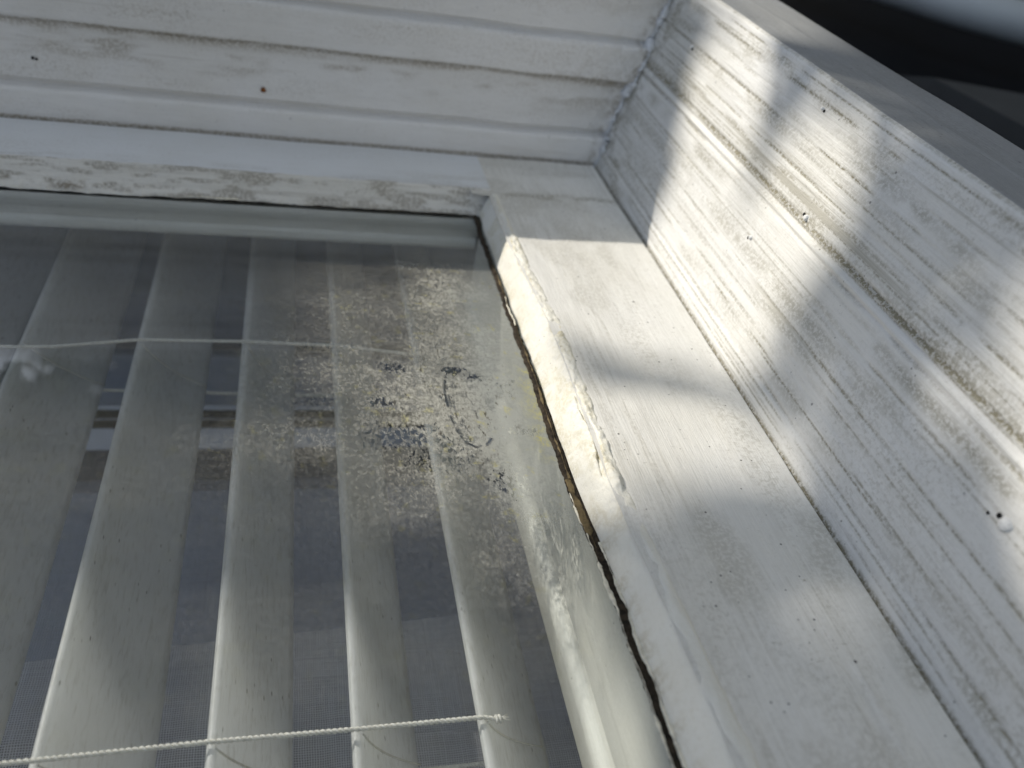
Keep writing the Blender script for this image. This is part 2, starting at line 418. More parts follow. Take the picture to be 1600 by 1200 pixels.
# ragged sealant bead along the jamb / sill joint
def ragged_strip(name, cl, half, mat, parent, nrm_off, seed, jag=.35, n2=7, attrs=None, crown=.4):
    """cl: centreline (n,3); half: (n,2) lower/upper half widths across 'side'; laid slightly proud"""
    cl = np.asarray(cl, float); n = len(cl)
    T = np.gradient(cl, axis=0); T /= np.linalg.norm(T, axis=1)[:, None]
    Nn = np.array(nrm_off, float); Nn /= np.linalg.norm(Nn)
    Sd = np.cross(T, Nn); Sd /= np.linalg.norm(Sd, axis=1)[:, None]
    s_ = np.arange(n)
    j1 = (fbm(s_/5.0, s_*0+seed, seed, 4, .65)-.5)*2*jag; j2 = (fbm(s_/5.0, s_*0+seed+9, seed+3, 4, .65)-.5)*2*jag
    G = np.zeros((n, n2, 3))
    for k in range(n2):
        t = k/(n2-1)
        off = -(half[:, 0]+j1)*(1-t)+(half[:, 1]+j2)*t
        hgt = crown*(4*t*(1-t))**.6*(0.6+.8*fbm(s_/3.0, s_*0+k*.6, seed+7, 3))
        G[:, k] = cl+Sd*off[:, None]+Nn*hgt[:, None]
    at = attrs or {}
    return grid(name, G, mat, parent, True, {k: np.full((n, n2), v) for k, v in at.items()})
ws = np.arange(9, 90, .5)
cl = np.stack([sill_u(ws)-.9, np.array([np.interp(w, [9, 21.6, 23, 45, 47, 61, 63, 85, 87, 99], [341, 341, 344.8, 345.2, 342.4, 342.2, 346, 346.2, 343, 343]) for w in ws])-.9, ws], 1)
cl[:, 0] += (fbm(ws/5, ws*0, 101)-.5)*1.4
cl[:, 1] += (fbm(ws/6, ws*0, 102)-.5)*1.6
rad = .45+1.9*ss(.3, .75, fbm(ws/3.5, ws*0+4, 103, 4))*ss(8, 30, ws)
p_, f_ = tube(cl, rad, 12); p_ = np.array(p_)
p_ += (np.stack([fbm(p_[:, 2]/1.7, p_[:, 1]/1.5, 104+k)-.5 for k in range(3)], 1))*1.7
raw('sealant_bead', p_, f_, M_seal, frame, True)

# remaining members of the surround (outside the frame of the photo)
box('head', -760, -702, -420, 421, -30, 100, M_wall, frame)
box('side_jamb', -702, 150, -420, -346, -30, 100, M_wall, frame)

# ------------------------------------------------------------------ sash
sash = tag(empty('window_sash', 0, 0, 0), 'glazed white timber sash with mouldy stained glass and cracked putty in the lower corner', 'window')
cv = np.array([-260, 60, 72, 118, 141, 168, 195, 230, 265, 301.5]); cu = np.array([75.0, 74.2, 73.9, 73.2, 72.0, 71.6, 72.0, 71.4, 71.2, 71.2])
bv = np.array([-260, 65, 85, 108, 127, 142, 165, 190, 212, 240, 269, 301.5]); bu = np.array([82.5, 80.8, 80.2, 79.4, 78.4, 78.2, 78.6, 79.2, 79.2, 77.6, 75.9, 75.9])
def crack_u(v): return np.interp(v, cv, cu)+(fbm(np.asarray(v)/9, np.asarray(v)*0+1, 110, 4)-.5)*.9
def bev_u(v): return np.interp(v, bv, bu)
# bottom rail: front face with slight undulation
vr = np.arange(-260, 340.2, .9)
cols = np.concatenate([np.linspace(0, .12, 8), np.linspace(.135, .97, 96), np.linspace(.975, 1, 5)])
Vr, T = np.meshgrid(vr, cols, indexing='ij')
u0 = np.minimum(bev_u(np.minimum(Vr, 301)), 200)-1.0
u0 = np.where(Vr > 301.5, 68.0, u0)
U_ = u0+(130.7-u0)*T
W_ = 10+(fbm(Vr/50, U_/15, 120)-.5)*1.0+(fbm(Vr/10, U_/5, 121, 3)-.5)*.22
W_ -= 1.2*ss(.985, 1, T)**2
# worn dents and scrapes
W_ -= .35*np.exp(-((U_-113)/1.6)**2)*ss(55, 65, Vr)*ss(98, 88, Vr)*ss(.35, .6, fbm(Vr/5, U_/2, 122))
W_ += .3*np.exp(-((U_-116)/.9)**2)*ss(60, 66, Vr)*ss(92, 80, Vr)
rd = np.zeros_like(U_)
rd = np.maximum(rd, .45*ss(122, 130, U_)*ss(120, 70, Vr)*ss(.35, .65, fbm(Vr/8, U_/8, 123)))
rd = np.maximum(rd, .30*ss(.52, .75, fbm(Vr/30, U_/14, 124)))
rd = np.maximum(rd, .30*ss(272, 290, Vr)*ss(.4, .65, fbm(Vr/8, U_/20, 125))*ss(345, 325, Vr))
hd = np.exp(-((Vr-303)/4)**2)*ss(.35, .6, fbm(Vr/4, U_/9, 126))*.65*ss(76, 82, U_)
rd = np.maximum(rd, hd)
rd = np.maximum(rd, .42*np.exp(-((U_-(bev_u(np.minimum(Vr, 301))+2.0))/1.3)**2)*ss(.35, .6, fbm(Vr/6, U_/3, 127))*ss(150, 100, Vr))
rd = np.maximum(rd, .30*ss(.50, .72, fbm(Vr/22, U_/.75, 128, 4, .6))*ss(.35, .6, fbm(Vr/40, U_/16, 129)))
rd = np.maximum(rd, .75*ss(.985, 1, T))
rail = grid('bottom_rail', np.stack([U_, Vr, W_], -1), M_rail, sash, True, {'dirt': rd, 'green': 0*rd+.12}, flip=True)
# body of the rail, behind the face, and its moulded inner side seen through the glass
def extrude_v(name, sec, v0, v1, mat, parent, step=1.2, amp=.25, seed=0, flip=False):
    vs = np.arange(v0, v1, step); sec = np.array(sec, float)
    Vx, K = np.meshgrid(vs, np.arange(len(sec)), indexing='ij')
    G = np.stack([sec[K, 0]+(fbm(Vx/20, K/3.0, seed)-.5)*2*amp, Vx, sec[K, 1]+(fbm(Vx/25, K/3.0, seed+1)-.5)*amp], -1)
    return grid(name, G, mat, parent, True, flip=flip)
def extrude_u(name, sec, u0, u1, mat, parent, step=1.2, amp=.25, seed=0, flip=False):
    us = np.arange(u0, u1, step); sec = np.array(sec, float)
    Ux, K = np.meshgrid(us, np.arange(len(sec)), indexing='ij')
    G = np.stack([Ux, sec[K, 0]+(fbm(Ux/20, K/3.0, seed)-.5)*2*amp, sec[K, 1]+(fbm(Ux/25, K/3.0, seed+1)-.5)*amp], -1)
    return grid(name, G, mat, parent, True, flip=flip)
extrude_v('bottom_rail_core', [(74.5, -2.2), (74.2, -2.6), (73.6, -8), (73.2, -20), (73.0, -30.5), (73.6, -31.6), (78.6, -32.6), (79.4, -34.6), (74.2, -35.0),
                          (72.2, -35.6), (71.4, -38), (71.6, -41), (72.6, -43), (73.0, -52), (75, -53), (130, -53), (130.4, -40), (130.4, 8)], -260, 301, M_inner, sash, amp=.06, seed=130)
# side stile
us = np.concatenate([np.arange(-700, -170, 12), np.arange(-170, 76.5, .8)])
cols = np.concatenate([np.linspace(0, .5, 24), np.linspace(.54, 1, 26)])
Us, T = np.meshgrid(us, cols, indexing='ij')
Vs = 305.5+(340.3-305.5)*T
Ws = 10+(fbm(Us/40, Vs/20, 140)-.5)*.6
sd = .35*ss(20, 65, Us)*ss(.38, .62, fbm(Us/12, Vs/3, 141))*ss(328, 306, Vs)
sd = np.maximum(sd, .3*ss(316, 306, Vs)*ss(.45, .65, fbm(Us/12, Vs/2, 142)))
Ws -= 1.6*ss(.965, 1, T)
sd = np.maximum(sd, .95*ss(.982, .992, T))
grid('side_stile', np.stack([Us, Vs, Ws+.15], -1), M_stile, sash, True, {'dirt': sd, 'green': 0*sd}, flip=True)
extrude_u('side_stile_core', [(302.3, -1.6), (302.2, -5.6), (302.9, -6.3), (303.0, -10), (303.5, -10.6), (302.8, -11.2), (302.4, -12.2), (302.5, -15.0), (303.6, -16.0), (336, -17), (340, -30), (340, 8)],
          -700, 73, M_innerz, sash, amp=.12, seed=145, flip=True)
# putty fillet along the bottom rail
vp = np.arange(-120, 302.2, .45); tc = np.linspace(0, 1, 34)
Vp, T = np.meshgrid(vp, tc, indexing='ij')
ua = crack_u(vp)[:, None]+1.0; ub = (bev_u(vp)+3.6+1.6*(fbm(vp/7, vp*0, 150)-.5)+ss(150, 120, vp)*.8)[:, None]
Up = ua+(ub-ua)*T
tt = np.clip(T/.72, 0, 1)
Wp = .6+9.9*np.sin(np.clip(T/.72, 0, 1)*math.pi/2)**.92*.965-.75*ss(.80, 1, T)+.25
amt = ss(300, 260, Vp)*.75+.25
Wp += (fbm(Vp/9, T*2.2, 151)-.5)*2.2*amt*np.sin(T*math.pi)**.6
Wp += (fbm(Vp/1.6, T*8, 152, 4, .65)-.5)*1.2*np.sin(T*math.pi)**.5*ss(118, 140, Vp)
# the lump where the putty breaks off, and the crease running into it
Wp += 1.3*np.exp(-((Vp-140)/5)**2-((T-.62)/.2)**2)
Wp -= 1.5*np.exp(-((T-(.55+.3*ss(180, 145, Vp)*np.sin(Vp/6)*.3))/.045)**2)*ss(138, 146, Vp)*ss(186, 160, Vp)
Wp -= 1.4*np.exp(-((Vp-208)/3)**2-((T-.7)/.15)**2)
Wp -= .5*np.exp(-((Vp-134)/2.2-(T-.5)*4)**2)*ss(.25, .5, T)*ss(1, .8, T)
pd = .30*ss(.48, .68, fbm(Vp/8, T*3, 153))*ss(110, 135, Vp)
pd = np.maximum(pd, .65*np.exp(-((T-.56-.05*np.sin(Vp/7))/.05)**2)*ss(205, 225, Vp)*ss(272, 262, Vp)*ss(.3, .55, fbm(Vp/6, T*5, 154)))
pd = np.maximum(pd, .7*np.exp(-((Vp-150)/7)**2-((T-.5)/.22)**2)*ss(.35, .6, fbm(Vp/2.5, T*6, 155)))
pd = np.maximum(pd, .6*np.exp(-((Vp-205)/6)**2-((T-.78)/.15)**2))
pd = np.maximum(pd, .35*ss(.3, .0, T)*ss(.45, .6, fbm(Vp/3, T*3, 156)))
pg = ss(125, 160, Vp)*.6
grid('putty', np.stack([Up, Vp, Wp], -1), M_putty, sash, True, {'dirt': pd, 'green': pg}, flip=True)
# putty fillet along the stile, flaking
up = np.concatenate([np.arange(-700, -170, 12), np.arange(-170, 77, .5)]); tc = np.linspace(0, 1, 22)
Uq, T = np.meshgrid(up, tc, indexing='ij')
Vq = 302.0+4.3*T+(fbm(Uq/12, T*2, 160)-.5)*.8
Vq -= .55*ss(.25, 0, T)*(fbm(Uq/3, T*0, 161, 4, .65))*1.5
Wq = .5+10.0*np.clip(T/.85, 0, 1)**.9+(fbm(Uq/6, T*5, 162)-.5)*.9
# scuffed, lifted lip of paint at the foot
lip = ss(.22, .1, T)*ss(-20, -60, Uq)*(.5+fbm(Uq/4, T*0, 163, 4, .65))
Vq -= lip*1.0; 
qd = .55*ss(.45, .62, fbm(Uq/11, T*6, 164))
qd = np.maximum(qd, .85*np.exp(-((T-.22)/.05)**2)*ss(-20, -70, Uq)*ss(.35, .6, fbm(Uq/5, T*0, 165)))
qd = np.maximum(qd, .95*np.exp(-((Uq+78.5)/5.5)**2-((T-.12)/.08)**2)*1.2)
grid('putty', np.stack([Uq, Vq, Wq], -1), M_flaky, sash, True, {'dirt': np.clip(qd, 0, 1), 'green': 0*qd}, flip=True)
# perished sealant in the gap between glass and putty
vg = np.arange(-120, 301.8, .35)
half = np.stack([np.interp(vg, [-120, 100, 120, 138, 150, 200, 250, 301], [2.6, 2.0, 1.6, 1.9, 1.3, .8, .5, .5]), np.full(len(vg), 1.6)], 1)
cl = np.stack([crack_u(vg), vg, np.full(len(vg), .25)], 1)
gp = ragged_strip('perished_seal', cl, half[:, ::-1], M_gap, sash, (0, 0, 1), 170, .42, 9, crown=.5)
vb = np.arange(120, 262, .4)
def strip_at(v, off, h, seed, mat, name, jag, w0=.55, crown=.2):
    cl = np.stack([crack_u(v)+off, v, np.full(len(v), w0)], 1)
    hf = np.maximum(h*ss(.3, .7, fbm(v/6, v*0+seed, seed, 3)), .02)
    return ragged_strip(name, cl, np.stack([hf, hf], 1), mat, sash, (0, 0, 1), seed, jag, 5, crown=crown)
strip_at(np.arange(126, 150, .3), -.7, 1.0, 181, M_gapbrown, 'seal_remnant', .25, .8)
strip_at(np.arange(150, 262, .4), -.2, .45, 182, M_gapbrown, 'seal_remnant', .2, .8)
strip_at(np.arange(60, 145, .3), -1.5, .55, 183, M_flake, 'paint_flake', .35, .6)
strip_at(np.arange(20, 128, .3), .7, .5, 184, M_flake, 'paint_flake', .3, .9)
strip_at(np.arange(222, 240, .3), -.3, .28, 185, M_flake, 'paint_flake', .25, 1.0)
ug = np.arange(-300, 72, .5)
cl = np.stack([ug, np.full(len(ug), 301.9), np.full(len(ug), .25)], 1)
ragged_strip('perished_seal', cl, np.stack([np.full(len(ug), .55), np.full(len(ug), .55)], 1), M_gap, sash, (0, 0, 1), 190, .25, 5, crown=.3)
cl = np.stack([ug[:560], np.full(560, 301.6), np.full(560, 1.0)], 1)
ragged_strip('paint_flake', cl, np.stack([.05+.75*ss(.45, .65, fbm(ug[:560]/9, ug[:560]*0, 191))]*2, 1), M_flake, sash, (0, 0, 1), 192, .35, 5, crown=.25)
box('top_rail', -702, -660, -346, 340, -30, 10, M_wall, sash)
box('side_stile', -660, 75, -346, -300, -30, 10, M_wall, sash)

# ------------------------------------------------------------------ glass with mould
def glass_mat():
    s = N('stained_glass')
    fr = s.schlick()
    tr = s.n('ShaderNodeBsdfTransparent'); tr.inputs[0].default_value = (.955, .965, .97, 1)
    gl = s.n('ShaderNodeBsdfGlossy'); gl.inputs[0].default_value = (1, 1, 1, 1); gl.inputs['Roughness'].default_value = .003
    clean = s.n('ShaderNodeMixShader'); s.t.links.new(fr, clean.inputs[0]); s.t.links.new(tr.outputs[0], clean.inputs[1]); s.t.links.new(gl.outputs[0], clean.inputs[2])
    d = s.attr('mould'); hz = s.attr('haze'); yl = s.attr('yellow'); wipe = s.attr('wipe')
    c1 = s.noise(s.map((900, 1150, 1300)), 7, .8, dist=.7)
    c2 = s.noise(s.map((2100, 2100, 2100)), 4, .7, dist=.6)
    c3 = s.noise(s.map((150, 220, 260)), 5, .7, dist=1.0)
    cf = s.noise(s.map((650, 900, 1050), (3, 1, 2)), 10, .84)
    cg = s.noise(s.map((190, 330, 420), (5, 2, 7)), 8, .74)
    ridge = s.ramp(s.math('ABSOLUTE', s.math('SUBTRACT', c1, .5)), 0, .02, 1, 0)
    body = s.math('MULTIPLY', s.ramp(cf, .36, .58, .50, 1.10), s.ramp(cg, .36, .56, .45, 1.08))
    dens = s.math('MULTIPLY', s.math('MULTIPLY', d, 1.22), body)
    sp1 = s.math('MULTIPLY', s.ramp(cf, .575, .64), s.ramp(d, .03, .22))                 # loose specks round the film
    dens = s.math('MAXIMUM', dens, s.math('MULTIPLY', sp1, .70))
    dens = s.math('ADD', dens, s.math('MULTIPLY', hz, s.ramp(cf, .3, .7, .8, 1.15)))
    dust = s.math('MULTIPLY', s.ramp(c2, .62, .75), .07)
    dens = s.math('ADD', dens, dust)
    cb = s.noise(s.map((520, 620, 950), (9, 4, 1)), 9, .70)
    bt = s.ramp(s.math('ADD', cb, s.math('MULTIPLY', s.attr('bare'), .24)), .655, .685)
    bt = s.math('MULTIPLY', bt, .93)
    dens = s.math('MULTIPLY', dens, s.math('SUBTRACT', 1.0, bt))
    dens = s.math('MULTIPLY', dens, s.math('SUBTRACT', 1.0, wipe), clamp=True)
    lt = s.math('ADD', s.math('MULTIPLY', s.ramp(cf, .46, .62), .75), s.math('MULTIPLY', s.math('MULTIPLY', ridge, s.ramp(c3, .45, .6)), .5), clamp=True)
    col = s.mix(lt, (.33, .315, .265), (.88, .85, .76))
    col = s.mix(s.math('MULTIPLY', hz, 2.2, clamp=True), col, (.42, .43, .40))
    col = s.mix(s.math('MULTIPLY', yl, s.ramp(cf, .42, .56), clamp=True), col, (.55, .50, .14))
    col = s.mix(s.math('MULTIPLY', s.ramp(cg, .56, .63), s.ramp(d, .1, .5)), col, (.12, .11, .09))
    df = s.n('ShaderNodeBsdfDiffuse'); s.set(df, 0, col)
    tl = s.n('ShaderNodeBsdfTranslucent'); s.set(tl, 0, col)
    dm = s.n('ShaderNodeMixShader'); dm.inputs[0].default_value = .3; s.t.links.new(df.outputs[0], dm.inputs[1]); s.t.links.new(tl.outputs[0], dm.inputs[2])
    o = s.n('ShaderNodeMixShader'); s.set(o, 0, s.math('MINIMUM', dens, .93)); s.t.links.new(clean.outputs[0], o.inputs[1]); s.t.links.new(dm.outputs[0], o.inputs[2])
    return s.done(o.outputs[0])
def clean_mat():
    s = N('glass_back')
    fr = s.schlick()
    tr = s.n('ShaderNodeBsdfTransparent'); tr.inputs[0].default_value = (.96, .97, .97, 1)
    gl = s.n('ShaderNodeBsdfGlossy'); gl.inputs[0].default_value = (1, 1, 1, 1); gl.inputs['Roughness'].default_value = .003
    m_ = s.n('ShaderNodeMixShader'); s.t.links.new(fr, m_.inputs[0]); s.t.links.new(tr.outputs[0], m_.inputs[1]); s.t.links.new(gl.outputs[0], m_.inputs[2])
    return s.done(m_.outputs[0])
ga = np.concatenate([np.arange(-300, -60, 8), np.arange(-60, 75.01, .4)]); gb = np.concatenate([np.arange(-300, 90, 6), np.arange(90, 303.1, .4)])
gu, gv = np.meshgrid(ga, gb, indexing='ij')
def blob(cu_, cv_, ru, rv, rot=0, e=1.6):
    du = gu-cu_; dv = gv-cv_; a = math.radians(rot)
    x = du*math.cos(a)+dv*math.sin(a); y = -du*math.sin(a)+dv*math.cos(a)
    return np.exp(-(np.sqrt((x/ru)**2+(y/rv)**2))**(2*e))
ed = 71.5-gu                                              # distance from the putty
wu = gu+(fbm(gu/9, gv/9, 201)-.5)*14; wv = gv+(fbm(gu/9, gv/9, 202)-.5)*14
def wblob(cu_, cv_, ru, rv, e=1.0): return np.exp(-(((wu-cu_)/ru)**2+((wv-cv_)/rv)**2)**e)
mould = np.maximum.reduce([1.05*wblob(47, 176, 14, 18), .70*wblob(34, 185, 20, 18), .60*wblob(48, 242, 11, 20), .42*wblob(56, 154, 10, 15), .42*wblob(46, 212, 16, 22),
                           .26*wblob(8, 196, 22, 20), .20*wblob(24, 225, 30, 22), .34*wblob(34, 155, 22, 15), .45*wblob(58, 182, 9, 22), .18*wblob(50, 126, 10, 12), .25*wblob(4, 170, 22, 14)])
clump = fbm(gu/2.2, gv/1.6, 203, 5, .68)
mould *= .62+.70*ss(.30, .70, clump)
streaky = fbm(gu/30, gv/.9, 204, 3)
mould *= .75+.5*streaky
mould *= ss(298, 275, gv)
mould *= ss(1, 10, ed+4*fbm(gu/4, gv/6, 205)-2)*.8+.2
# bare clumps where the growth has fallen away
bare = np.zeros_like(mould)
for (a, b, ru, rv, k) in ((46.5, 198, 5.0, 2.6, .20), (53, 195, 3.5, 3, .12), (29, 199, 6, 3.4, .12), (24, 183, 5, 3, .14), (28, 168, 14, 7, .12), (36, 172, 4, 3, .14), (40, 166, 4, 5, .10),
                       (63, 170, 7, 2.2, .12), (43, 184, 4, 5, .06), (37, 160, 14, 8, .08), (55, 150, 7, 8, .08), (60, 133, 4, 6, .1), (48, 250, 10, 10, .02), (10, 210, 14, 4, .06), (8, 184, 10, 4, .06), (62, 190, 4, 6, .05)):
    bare = np.maximum(bare, np.exp(-(((gu-a)/ru)**2+((gv-b)/rv)**2)**1.3)*(.40+3.0*k))
def seg(pts, wd, op):
    m_ = np.zeros_like(gu)
    for (a0, b0), (a1, b1) in zip(pts[:-1], pts[1:]):
        L2 = (a1-a0)**2+(b1-b0)**2
        t = np.clip(((gu-a0)*(a1-a0)+(gv-b0)*(b1-b0))/L2, 0, 1)
        d_ = np.hypot(gu-a0-t*(a1-a0), gv-b0-t*(b1-b0)); m_ = np.maximum(m_, ss(wd, wd*.3, d_))
    return m_*op
hook = [(44.3, 195), (43.2, 190), (43.0, 184), (43.3, 176), (44.3, 170), (46.0, 165.5), (48.4, 163.8), (51.5, 164.6), (53.4, 167.2)]
wipe = np.zeros_like(gu)
for k, (o1, o2) in enumerate(((0, 0), (.9, .5), (1.7, .9), (2.6, 1.5), (3.4, 2.2), (.4, -.5))):
    pts = [(a+o1*(1-.55*i/8), b+o2*(.4+.6*i/8)) for i, (a, b) in enumerate(hook[(k % 3):(9 if k in (0, 5) else 6)])]
    wipe = np.maximum(wipe, seg(pts, .42 if k else .65, (.9, .75, .8, .6, .7, .6)[k]))
wipe = np.maximum(wipe, seg([(47.6, 191), (50.2, 183), (51, 174), (50.2, 169.5)], .5, .65))
wipe *= .15+.95*ss(.36, .62, fbm(gu/1.0, gv/2.0, 207, 5, .65))
wipe = np.clip(wipe, 0, .97)
haze = .10*wblob(44, 185, 40, 60)+.44*ss(30, 6, ed)*ss(90, 165, gv)*ss(300, 225, gv)+.12*ss(5, 0, ed)*ss(290, 230, gv)*ss(100, 150, gv)
haze += .06*ss(.3, .8, fbm(gu/40, gv/14, 208))+.05
yellow = np.clip(.6*ss(9, 1, ed)*ss(210, 195, gv)*ss(150, 165, gv)*ss(.35, .6, fbm(gu/3, gv/3, 209))+ss(.68, .76, fbm(gu/2.5, gv/2.5, 210, 5))*.5, 0, 1)
haze += .30*yellow*ss(9, 1, ed)*ss(210, 195, gv)*ss(150, 165, gv)
G = np.stack([gu, gv, 0*gu], -1)
pane = grid('glass_pane', G, glass_mat(), sash, True, {'mould': np.clip(mould, 0, 1), 'haze': np.clip(haze, 0, 1), 'yellow': yellow, 'wipe': wipe, 'bare': bare}, flip=True)
gback = raw('glass_back_face', [(-660, -300, -3), (76, -300, -3), (76, 303, -3), (-660, 303, -3)], [(0, 1, 2, 3)], clean_mat(), pane)
gup = raw('upper_glass', [(-660, -300, 0), (-300, -300, 0), (-300, 303, 0), (-660, 303, 0)], [(0, 1, 2, 3)], clean_mat(), pane)

# ------------------------------------------------------------------ venetian blind
blind = tag(empty('venetian_blind', 0, 0, 0), 'cream venetian blind with open slats and twisted ladder cords behind the glass', 'blind')
slats = [(-124.5, 16, 31), (-91.5, 19, 32), (-53.6, 19, 33), (-17.4, 17, 34), (15.6, 18, 34), (46.0, 24, 34)]
FW = -40.0
def slat(u0, du, dw, name='slat'):
    n = 14; t = np.linspace(0, 1, n); h = 1.25
    d = np.array([du, -dw]); L = np.linalg.norm(d); d = d/L; nn = np.array([-d[1], d[0]])  # nn: towards down/out
    crown = 2.2*4*t*(1-t)
    lo = np.array([[u0, FW]])+np.outer(t*L, d)-np.outer(crown, nn)+nn*h
    hi = lo-nn*2*h
    ring = np.concatenate([lo[:1]*.5+hi[:1]*.5-d*.9, lo, lo[-1:]*.5+hi[-1:]*.5+d*.9, hi[::-1]])
    vs = np.arange(-290, 419, 9.0)
    K = len(ring)
    bow = .6*np.sin(vs/170+u0)
    pts = [(ring[k, 0]+bow[i]*.5, v, ring[k, 1]+bow[i]) for i, v in enumerate(vs) for k in range(K)]
    F_ = [(i*K+k, i*K+(k+1) % K, (i+1)*K+(k+1) % K, (i+1)*K+k) for i in range(len(vs)-1) for k in range(K)]
    F_ += [tuple(range(K))[::-1], tuple((len(vs)-1)*K+k for k in range(K))]
    return raw(name, pts, F_, M_slat, blind, True)
for a in slats: slat(*a)
def twisted(path, r, pitch, name, parent, mat=None):
    path = np.asarray(path, float)
    L = np.concatenate([[0], np.cumsum(np.linalg.norm(np.diff(path, axis=0), axis=1))])
    s_ = np.arange(0, L[-1], pitch/10); C = np.stack([np.interp(s_, L, path[:, k]) for k in range(3)], 1)
    out = []
    for ph in (0, math.pi):
        t = 2*math.pi*s_/pitch+ph
        q = C.copy(); q[:, 1] += r*.60*np.cos(t); q[:, 2] += r*.60*np.sin(t)
        out.append(tube(q, r*.66, 7))
    p_, f_ = join(out)
    return raw(name, p_, f_, mat or M_cord, parent, True)
CW = FW+1.8
def cord_v(px_v, slatv): pass
# front cords (v varies a little where they sag)
c1 = [(-160, 260, CW), (-98, 257.8, CW+.6), (-91, 257.0, CW+1.2), (-80, 258.6, CW+.4), (-53.6, 262.6, CW+1.2), (-17.4, 263.2, CW+1), (15.6, 261.8, CW+1), (34, 259.5, CW+.5), (46, 257.0, CW+.8)]
c2 = [(-160, 105.5, CW), (-91, 106, CW+1), (-53.6, 106, CW+1.4), (-17.4, 106.6, CW+1.2), (15.6, 106.3, CW+1.2), (46, 106.4, CW+1.0), (50, 106.0, CW+.1)]
for c in (c1, c2): twisted(c, .52, 2.7, 'ladder_cord', blind)
for vv_, cc, bo in ((262, c1, 16.5), (106, c2, 8)):
    bp = [(u0+du*1.0+1.5, vv_+bo, FW-dw-1.0) for (u0, du, dw) in slats]
    bp = [(-160, vv_+bo, -74)]+bp
    twisted(bp, .55, 1.8, 'back_cord', blind)
    for (u0, du, dw) in slats:
        d = np.array([du, -dw])/math.hypot(du, dw); nn = np.array([-d[1], d[0]])
        path = [(u0+d[0]*t+nn[0]*(1.9-2.0*4*(t/36)*(1-t/36)), vv_-.3+bo*t/36, FW+d[1]*t+nn[1]*(1.9-2.0*4*(t/36)*(1-t/36))) for t in np.linspace(-1, 37, 18)]
        p_, f_ = tube(path, .28, 6); raw('rung', p_, f_, M_cord, blind, True)

# knot and frayed end of the lower cord
kn = []
for q in range(9):
    a = [rng.normal()*.25 for _ in range(3)]
    kn.append(tube([(50.2, 106, CW+.1), (51+a[0], 106.2+a[1]*.7, CW+.3+a[2]*.5), (52.6+a[0]*2.4, 106.2+a[1]*2.6, CW+.2+abs(a[2]))], [.22, .16, .06], 5))
t = np.linspace(0, 2*math.pi*1.6, 26)
kn.append(tube(np.stack([49.3+t*.12, 106+.75*np.cos(t), CW+.2+.75*np.sin(t)], 1), .42, 7))
p_, f_ = join(kn); raw('knot', p_, f_, M_cord, blind, True)

# ------------------------------------------------------------------ sheer curtain behind
curt = tag(empty('sheer_curtain', 0, 0, 0), 'folded bluish sheer voile curtain hanging inside behind the blind slats', 'curtain')
def cloth(name, u0, u1, v0, v1, w, mat, amp=2.0, seed=0, tilt=0.0, step=3):
    a, b = np.meshgrid(np.arange(u0, u1, 6.0), np.linspace(v0, v1, max(4, int((v1-v0)/step))), indexing='ij')
    vv_ = b+tilt*(a+80)
    W_ = w+amp*(fbm(a/70, vv_/16, seed, 3)-.5)*2+amp*.5*np.sin(vv_/11+seed)
    return grid(name, np.stack([a, vv_, W_], -1), mat, curt, True)
cloth('fabric_panel', -500, 130, -300, 181, -118, M_voile, 1.5, 301)
cloth('fabric_panel', -500, 130, 181, 279, -122, M_blue, 1.5, 305)
cloth('hem', -500, 130, 120, 181, -108, M_hem, .8, 302, .055)
cloth('hem', -500, 130, 60, 150, -105, M_hem, .8, 303, -.07)
cloth('hem', -500, 130, -100, 118, -103, M_hem, .8, 304, .03)
cloth('fabric_panel', -500, 130, 277, 304, -128, fabric('voile_shaded', (.14, .155, .19), 1150, 1.9, .3), .6, 306, 0, 2)  # voile colour darkened so this panel looks out of the sun
cloth('hem', -500, 130, 305.6, 307.4, -112, M_hem, .2, 307, 0, .5)
cloth('dark_gap_strip', -500, 130, 308.5, 321.5, -119, M_dark, .2, 310, 0, 2)  # dark strips added for the unlit room between the panels
cloth('dark_gap_strip', -500, 130, 364.5, 378, -119, M_dark, .2, 311, 0, 2)
cloth('fabric_panel', -500, 130, 321, 366, -116, M_blue, .6, 308, 0, 2)
cloth('fabric_panel', -500, 130, 379, 416, -117, M_blue, .3, 309, 0, 1)

# ------------------------------------------------------------------ the room and the house wall
rb = []
rb += [(-1400, 1200, -1500, 1500, -2600, -2550), (-1400, 1200, -1550, -1500, -2550, -150), (-1400, 1200, 1500, 1550, -2550, -150), (-1450, -1400, -1500, 1500, -2550, -2280), (1200, 1250, -1500, 1500, -2550, -150)]  # ceiling left mostly open, shaped so skylight brightens the curtain
tag(multibox('room_interior', rb, M_room), kind='structure')
hw = [(-3000, -760, -2500, 2500, -150, 60), (-760, 186.8, 421.5, 2500, -150, 60), (-760, 186.8, -2500, -420.5, -150, 60)]
tag(multibox('house_wall', hw, M_wall), 'white painted timber house wall around the window', 'wall')
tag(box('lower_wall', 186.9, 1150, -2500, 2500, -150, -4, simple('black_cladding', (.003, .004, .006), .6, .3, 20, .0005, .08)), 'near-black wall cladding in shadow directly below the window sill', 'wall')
box('window_lining', -702, 186, 417.5, 421, -150, -31, M_lining_shade, frame)
box('window_lining', -702, 186, -420, -384, -150, -31, M_room, frame)
box('window_lining', 131.9, 186.3, -384, 417, -150, -31, M_innerz, frame)
box('window_lining', -760, -702, -384, 417, -150, -31, M_room, frame)

